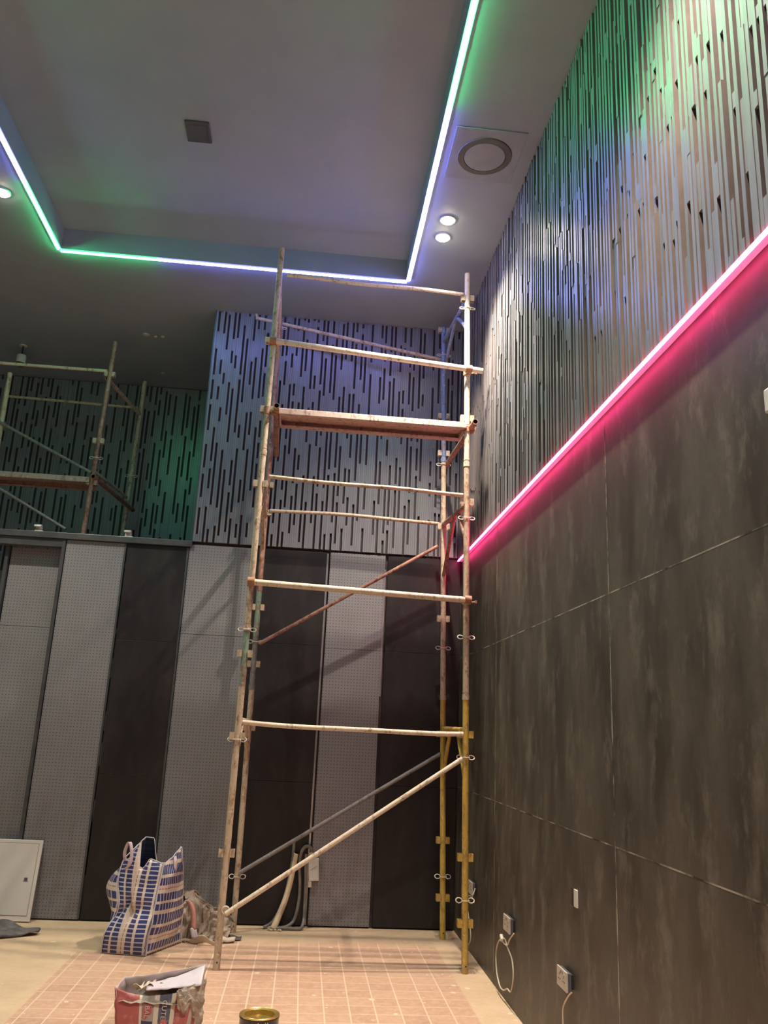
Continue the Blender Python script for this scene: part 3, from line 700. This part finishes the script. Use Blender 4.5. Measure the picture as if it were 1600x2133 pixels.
m = MB(); pa = smooth_path([(-.125, y0-.115, .012), (-.09, y0-.085, .10), (-.045, y0-.052, .22), (-.012, y0-.035, .36), (.006, y0-.03, .48), (.018, y0-.028, .575)], 6)
m.grid(len(pa)-1, 4, lambda u, v: pa[round(u*(len(pa)-1))]+Vector(((v-.5)*(.048-.012*u+.03*max(0, .18-u)), -.018*math.sin(math.pi*v)+.006, (v-.5)*-.012)))
tag(m.build('cream_strip', 'tape', None, True, solid=.006), 'curved cream coloured strip leaning up in front of the grey cables', 'strip')
m = MB(); rnd = random.Random(4)
for k in range(9):
    p = Vector((-.115+rnd.uniform(-.05, .06), y0-.12+rnd.uniform(-.03, .03), .010)); s = rnd.uniform(.008, .02)
    m.box(p, (s*1.6, s, s*.8), Matrix.Rotation(rnd.uniform(0, 3), 3, 'Z'))
ob = m.build('plaster_crumbs', 'papered', None, bevel=.003); tag(ob, 'pale plaster crumbs where the cables leave the floor', 'rubble'); ob['kind'] = 'stuff'

# ================================================================== WHITE COVER
t = thing('cabinet_cover', (-2.24, 7.45, 0), 'white rectangular electrical cabinet cover leaning on the panels at the left edge', 'cabinet cover')
B0, B1, T1 = Vector((-2.06, 7.425, .004)), Vector((-2.40, 7.435, .004)), Vector((-2.03, 7.497, .605))
ex = (B1-B0).normalized(); ez = (T1-B0).normalized(); en = ex.cross(ez).normalized(); ez = en.cross(ex)
if en.y > 0: en = -en
Rb = Matrix((ex, en, ez)).transposed(); wB, hB = .385, (T1-B0).length
# the sheet runs a little askew, so shear is left out and the board simply leans
def bp(u, v, d=0): return B0+ex*u+ez*v+en*d
MB().box(bp(wB/2, hB/2, .009), (wB, .018, hB), Rb).build('frame', 'box', t, bevel=.006)
dr = MB().box(bp(wB/2, hB/2+.008, .0195), (wB-.06, .004, hB-.075), Rb).build('door', 'box', t, bevel=.002)
m = MB()
for (u, v, a, b) in ((wB/2, .0435, wB-.055, .004), (wB/2, hB-.0275, wB-.055, .004), (.0285, hB/2+.008, .004, hB-.072), (wB-.0285, hB/2+.008, .004, hB-.072)):
    m.box(bp(u, v, .0185), (a, .002, b), Rb)
m.build('door_gap', 'boxline', t)
MB().box(bp(.085, hB*.515, .0225), (.026, .006, .022), Rb).build('latch', 'device', dr, bevel=.001)
MB().box(bp(.085, hB*.49, .0220), (.038, .004, .005), Rb).build('latch_lip', 'boxline', dr)
MB().box(bp(.33, hB*.54, .0220), (.006, .002, .03), Rb).build('sticker', 'redprint', dr)

# ================================================================== FELT RAG
m = MB()
def ragf(u, v):
    x = -2.62+u*.74; yl = 6.62+.30*u+.10*u*u; yh = 7.30-.17*u-.06*u*u
    y = yl+(yh-yl)*v; nz = noise.noise(Vector((x*5, y*5, 2)))
    h = .016+.020*math.sin(math.pi*v)*(1-.3*u)+.022*max(0, nz)+.045*math.exp(-((u-.62)/.16)**2-((v-.88)/.2)**2)+.012*math.sin(u*21+v*7)*(.4)
    x += .02*noise.noise(Vector((v*6, 1, 0)))
    return (x, y, max(.012, h))
m.grid(44, 26, ragf)
tag(m.build('felt_blanket', 'rag', None, True, solid=.02), 'crumpled dark grey felt blanket on the floor at the left edge', 'blanket')

# ================================================================== CHECKED BAG
bag = thing('woven_bag', (-1.05, 6.74, 0), 'large blue and white checked woven bag standing open on the floor', 'bag')
BC = [Vector((-1.300, 6.570, 0)), Vector((-.985, 6.505, 0)), Vector((-.800, 6.900, 0)), Vector((-1.125, 6.985, 0))]
TC = [Vector((-1.245, 6.640, 0)), Vector((-.935, 6.585, 0)), Vector((-.845, 6.800, 0)), Vector((-1.135, 6.870, 0))]
NS, NV = 22, 30; NT = NS*4
def rim(s):                                             # rim height along the four sides
    k, f = int(s) % 4, s-int(s)
    if k == 0: return .605+.03*f if f < .12 else .61+(f-.12)/.28*.150 if f < .40 else .552+.012*abs(f-.47)/.07 if f < .54 else .565+.055*min(1, (f-.54)/.10)-.03*max(0, f-.7)/.3
    if k == 1: return .590+.095*f**1.5
    if k == 2: return .685-.125*min(1, f/.22) if f < .62 else .56+.175*min(1, (f-.62)/.16)
    return .735-.13*f
def bagp(u, v):
    s = u*4; k, f = min(int(s), 3), s-min(int(s), 3); s = min(s, 3.9999)
    b = lerp(BC[k], BC[(k+1) % 4], f); t_ = lerp(TC[k], TC[(k+1) % 4], f)
    H = rim(s); z = v*H
    e = v**1.3; p = b*(1-e)+t_*e
    side_d = (BC[(k+1) % 4]-BC[k]).normalized(); outw = Vector((side_d.y, -side_d.x, 0))
    bl = math.sin(math.pi*f)**.6*math.sin(math.pi*min(1, v*1.02))
    amp = (.012, .055, .03, .055)[k]
    p = p+outw*amp*bl
    if k == 0:                                          # waist fold across the front
        p = p-outw*(.045*math.exp(-((v-.47-.10*(f-.5))/.07)**2)*math.exp(-((f-.25)/.4)**2))
        p = p+outw*.028*math.exp(-((v-.2)/.18)**2)
    wa = (1-f)**2 if k == 0 else f**2 if k == 3 else 0  # front left corner pulled in, gusset ballooning beside it
    p = p+Vector((.055, -.01, 0))*wa*math.exp(-((v-.50)/.20)**2)
    if k == 3: p = p+Vector((-1, -.05, 0))*(.115*math.exp(-((v-.62)/.21)**2)*math.sin(math.pi*f)**.6)
    q = Vector((p.x*9, p.y*9, z*9)); nz = noise.noise(q)+.5*noise.noise(q*2.3)
    am = .011*(min(v*6, 1)); p = p+outw*nz*am
    top = max(0, v-.86)/.14; c = Vector((-1.05, 6.74, 0))
    p = p+(c-Vector((p.x, p.y, 0)))*(.05*top*top)
    p.z = max(.004, z+.006*noise.noise(q*1.3)*v)
    return p
per = [(BC[(k+1) % 4]-BC[k]).length for k in range(4)]; acc = [0, per[0], per[0]+per[1], per[0]+per[1]+per[2]]
def baguv(u, v):
    s = min(u*4, 3.9999); k, f = int(s), s-int(s)
    if k in (1, 3): return (v*rim(s)+.03, f*per[k]*.9+.004)     # the gussets carry the cloth turned a quarter
    return (acc[k]+f*per[k], v*rim(s))
m = MB(); m.grid(NT, NV, bagp, 0, baguv)
body = m.build('body', 'check', bag, True, solid=.0025)
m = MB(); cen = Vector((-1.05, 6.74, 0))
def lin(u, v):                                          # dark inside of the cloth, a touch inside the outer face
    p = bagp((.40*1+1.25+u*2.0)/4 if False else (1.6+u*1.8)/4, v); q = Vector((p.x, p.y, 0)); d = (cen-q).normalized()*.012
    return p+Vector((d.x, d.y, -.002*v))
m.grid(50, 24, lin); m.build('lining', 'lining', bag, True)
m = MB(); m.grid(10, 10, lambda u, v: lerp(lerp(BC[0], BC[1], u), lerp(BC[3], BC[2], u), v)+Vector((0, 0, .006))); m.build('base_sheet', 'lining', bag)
for k in range(4):
    pts = [bagp((k+.0001)/4, j/24) for j in range(25)]
    off = [(p-cen) for p in pts]; pts = [p+Vector((d.x, d.y, 0)).normalized()*.004 for p, d in zip(pts, off)]
    MB().tube(pts, .0048, 6).build('piping', 'piping', bag, True)
pts = [bagp(j/120, 1.0)+Vector((0, 0, .001)) for j in range(121)]
MB().tube(pts, .0038, 6).build('rim_tape', 'piping', bag, True)
def strap(pts, w_, label):
    P = smooth_path(pts, 7); m = MB()
    m.grid(len(P)-1, 2, lambda u, v: P[round(u*(len(P)-1))]+Vector(((v-.5)*w_, (v-.5)*w_*.5, 0)))
    o = m.build('handle', 'strap', bag, True, solid=.003); o['label'] = label
strap([(-1.225, 6.63, .60), (-1.232, 6.61, .66), (-1.210, 6.60, .730), (-1.190, 6.59, .715), (-1.175, 6.585, .64), (-1.185, 6.58, .575), (-1.225, 6.585, .548)], .022, 'pink and white carrying strap')
strap([(-.885, 6.72, .63), (-.872, 6.70, .60), (-.868, 6.69, .55), (-.872, 6.70, .50)], .024, 'white carrying strap')

# ================================================================== CRUMPLED PAPER SACKS
def crumple(name, corners, hfun, mat, label, cat, seed, nu=26, nv=20, solid=.004, mats=None, parent=None, extra=0.0, clampz=.006):
    c = [Vector(q) for q in corners]
    def fn(u, v):
        p = lerp(lerp(c[0], c[1], u), lerp(c[3], c[2], u), v)
        q = Vector((p.x*7+seed, p.y*7, seed*1.7))
        nz = noise.turbulence(q, 3, True)
        ridg = abs(noise.noise(q*1.7))
        p = p+Vector((noise.noise(q*1.3)*.035, noise.noise(q*1.1+Vector((5, 0, 0)))*.03, 0))*(1+extra)
        p.z = max(clampz, p.z+hfun(u, v)+(.035*nz-.03*ridg)*(1+extra))
        return p
    m = MB(); m.grid(nu, nv, fn)
    o = m.build(name, mat, parent, False, solid=solid)
    if label: tag(o, label, cat)
    return o
sk = thing('paper_sack', (-.66, 6.98, 0), 'crumpled empty brown paper sack slumped between the checked bag and the scaffold foot', 'paper sack')
MD = MB()
def sackf(u, v):                                        # a slumped sack: front face, folded top, back face
    a = lerp((-.845, 6.86, 0), (-.470, 6.90, 0), u)
    d = .26*math.sin(math.pi*min(1, v))*(.55+.45*math.sin(math.pi*(u*.8+.2)))
    h = (.315-.19*u**1.6+.03*math.sin(u*9))*math.sin(math.pi*v)**.8
    p = a+Vector((.02*math.sin(v*6), .02+.24*v, h))
    q = Vector((u*5, v*5, 3.3)); p = p+Vector((noise.noise(q), noise.noise(q+Vector((9, 0, 0))), noise.noise(q+Vector((0, 9, 0)))))*.045
    p = p+Vector((0, -1, .3))*.060*abs(noise.noise(q*1.7))
    p.z = max(.008, p.z); return p
MD.grid(30, 30, sackf); MD.build('crumpled_body', 'paper', sk, False, solid=.004)
m = MB(); m.grid(14, 5, lambda u, v: Vector((-.800+.075*u+.012*math.sin(u*4)+(v-.5)*.036, 6.865-.012*u+.02*abs(v-.5), .285-.02*u*0-.205*u**1.5+.01*math.sin(v*3))))
m.build('red_print_strip', 'redprint', sk, True, solid=.004)
m = MB(); m.grid(8, 5, lambda u, v: Vector((-.735+.02*u+(v-.5)*.05, 6.842-.01*u, .105-.065*u+.008*math.sin(v*6))))
m.build('white_print_patch', 'lilac', sk, True, solid=.003)
m = MB(); m.grid(14, 8, lambda u, v: Vector((-.855+.14*u-.03*v, 7.02+.06*u, .315-.075*u*u+.03*math.sin(math.pi*v)-.10*v*v+.012*noise.noise(Vector((u*6, v*6, 1))))))
m.build('top_fold', 'paper', sk, False, solid=.004)
m = MB(); m.grid(24, 4, lambda u, v: Vector((-.835+.33*u, 6.835+.02*math.sin(u*7)-.02*v*math.sin(math.pi*u), .010+.10*(1-u)**3*(1-v)*0+.05*v*math.sin(math.pi*u)+.012*math.sin(u*13+v))))
m.build('pale_torn_edge', 'papered', sk, True, solid=.004)
m = MB(); m.grid(20, 6, lambda u, v: Vector((-.60+.24*u, 6.95+.10*v+.05*u, .012+.055*(1-u)*math.sin(math.pi*v)+.01*noise.noise(Vector((u*5, v*5, 7))))))
sk.location += Vector((.022, .035, 0))
tag(m.build('paper_scrap', 'rag', None, False, solid=.005), 'pointed grey brown paper scrap lying just behind the scaffold foot', 'paper scrap')
m = MB(); m.grid(12, 5, lambda u, v: Vector((-.535+.135*u, 6.90+.055*v+.03*u, .012+.035*math.sin(math.pi*v)*(1-.4*u)+.004*math.sin(u*8))))
tag(m.build('cardboard_scrap', 'papered', None, True, solid=.005), 'small pale yellow cardboard scrap beside the scaffold foot', 'cardboard scrap')

# ================================================================== CEMENT SACK
cs = thing('cement_sack', (-.68, 5.06, 0), 'torn open red and white printed sack of powder on the tiles at the bottom edge', 'sack')
CB = [Vector((-.872, 4.985, 0)), Vector((-.500, 4.945, 0)), Vector((-.470, 5.13, 0)), Vector((-.850, 5.17, 0))]
CT = [Vector((-.905, 5.015, 0)), Vector((-.490, 4.985, 0)), Vector((-.440, 5.10, 0)), Vector((-.880, 5.12, 0))]
def crim(k, f):
    if k == 0: return .212-.030*math.sin(math.pi*min(1, f*1.15))**1+.030*max(0, f-.8)/.2
    if k == 1: return .232+.085*f
    if k == 2: return .317-.10*f if f < .6 else .257-.02*(f-.6)/.4
    return .237-.025*f
def csp(u, v):
    s = min(u*4, 3.9999); k, f = int(s), s-int(s)
    b = lerp(CB[k], CB[(k+1) % 4], f); t_ = lerp(CT[k], CT[(k+1) % 4], f)
    sd = (CB[(k+1) % 4]-CB[k]).normalized(); ow = Vector((sd.y, -sd.x, 0))
    p = lerp(b, t_, v**1.4)+ow*(.012, .018, .015, .015)[k]*math.sin(math.pi*f)*math.sin(math.pi*v)
    q = Vector((p.x*14, p.y*14, v*4)); p = p+ow*(.010 if k else .0055)*(noise.noise(q)+.5*noise.noise(q*2.1))*min(1, 5*v)
    p.z = max(.003, v*crim(k, f)+.006*noise.noise(q*.8)*v); return p
m = MB(); m.grid(96, 18, csp, 0, lambda u, v: (u*4, v*.25))
m.build('printed_body', 'sack', cs, True, solid=.003)
m = MB(); m.grid(16, 10, lambda u, v: lerp(lerp(CB[0], CB[1], u), lerp(CB[3], CB[2], u), v)+Vector((0, 0, .155+.05*math.exp(-((u-.42)/.16)**2)*math.sin(math.pi*v)+.012*noise.noise(Vector((u*9, v*9, 0))))))
m.build('powder_fill', 'cement', cs, True)
m = MB(); m.grid(18, 10, lambda u, v: Vector((-.735+.29*u, 4.985+.13*v-.02*u, .212+.10*u**1.3*(.35+.65*v)+.018*math.sin(math.pi*v)*(1-u)+.006*noise.noise(Vector((u*7, v*7, 2))))))
m.build('folded_lining', 'lilac', cs, True, solid=.003)
m = MB(); m.grid(14, 14, lambda u, v: Vector((-.560+.132*u+.012*noise.noise(Vector((v*7, 0, u*3))), 4.940+.10*u*u-.02*math.sin(math.pi*v)+.014*noise.noise(Vector((u*6, v*6, 4))), max(.02, .232+.03*u-(.02+.19*u**.6+.03*math.sin(u*9)+.018*math.sin(u*23))*v))))
m.build('torn_flap', 'cement', cs, False, solid=.003)
m = MB()
rnd = random.Random(9)
for k in range(7):
    px = -.775+rnd.uniform(-.03, .10); m.grid(4, 4, lambda u, v, px=px, k=k: Vector((px+.05*u+.01*math.sin(k), 5.01+.05*v+.006*k, .200+.028*math.sin(3*u+k)*math.cos(2*v+k)+.012)))
m.build('torn_scraps', 'papered', cs, False, solid=.002)
def text(body, loc, size, parent, mat, rot):
    cu = bpy.data.curves.new('lettering', 'FONT'); cu.body = body; cu.size = size; cu.align_x = 'CENTER'; cu.align_y = 'CENTER'; cu.extrude = .0006
    to = bpy.data.objects.new('lettering', cu); COL.objects.link(to)
    bpy.context.view_layer.update()
    me = bpy.data.meshes.new_from_object(to.evaluated_get(bpy.context.evaluated_depsgraph_get())); bpy.data.objects.remove(to)
    me.materials.clear(); me.materials.append(MT[mat])
    o = bpy.data.objects.new('lettering', me); COL.objects.link(o); o.parent = parent
    o.location = Vector(loc)-origin(parent); o.rotation_euler = rot; return o
fr = (math.radians(90-8), math.radians(90), math.radians(-6))
def front_at(f, v): p = csp(f/4, v); return p
def stick(f, v): p = front_at(f, v); return p+Vector((-.0, -.009, 0))
E_ = Matrix.Rotation(math.radians(-6), 4, 'Z') @ Matrix.Rotation(math.radians(82), 4, 'X') @ Matrix.Rotation(math.radians(-90), 4, 'Z')
er = E_.to_euler()
text('CUTE', stick(.665, .66), .036, cs, 'ink', er)
def badge(f, v, w_, h_):
    p = stick(f, v)+Vector((0, .004, 0)); R = (Matrix.Rotation(math.radians(-6), 3, 'Z') @ Matrix.Rotation(math.radians(-8), 3, 'X'))
    m = MB(); n_ = 24; vs = [p+R @ Vector((w_*math.copysign(abs(math.cos(a))**.5, math.cos(a)), 0, h_*math.copysign(abs(math.sin(a))**.5, math.sin(a)))) for a in [2*math.pi*i/n_ for i in range(n_)]]
    m.add(vs, [tuple(range(n_))]); return m.build('badge', 'badge', cs, solid=.001)
badge(.445, .62, .024, .036); text('BAL', stick(.438, .62), .034, cs, 'ink', er)
badge(.675, .33, .018, .022); text('3', stick(.675, .33), .034, cs, 'ink', er)
text('H', stick(.445, .26), .036, cs, 'ink', er)

# ================================================================== PAINT CAN
t = thing('paint_can', (-.122, 4.87, 0), 'open black paint can with brass coloured rim at the bottom edge', 'paint can')
c_ = (-.122, 4.87, 0); H = .145; R0 = .106
MB().lathe(c_, [(.0005, .003), (R0-.004, .003), (R0-.002, .008), (R0-.004, .012), (R0-.004, H-.016), (R0-.001, H-.012), (R0, H-.006), (R0-.001, H-.002)], 56).build('body', 'canblack', t, True)
MB().lathe(c_, [(R0-.001, H-.003), (R0-.001, H), (R0-.006, H+.002), (R0-.012, H-.002), (R0-.020, H-.003), (R0-.024, H), (R0-.028, H-.002), (R0-.029, H-.02), (R0-.030, H-.03)], 56).build('rim', 'gold', t, True)
MB().lathe(c_, [(R0-.029, H-.026), (.05, H-.028), (.0005, H-.029)], 56).build('paint', 'gold', t, True)
m = MB()
for a, L in ((-1.58, .10), (-1.22, .05), (-1.10, .08)):
    m.tube([Vector(c_)+Vector((math.cos(a)*(R0-.003), math.sin(a)*(R0-.003), H-.012)), Vector(c_)+Vector((math.cos(a)*(R0-.003), math.sin(a)*(R0-.003), H-.012-L))], .0028, 6)
m.build('paint_drip', 'white', t, True)
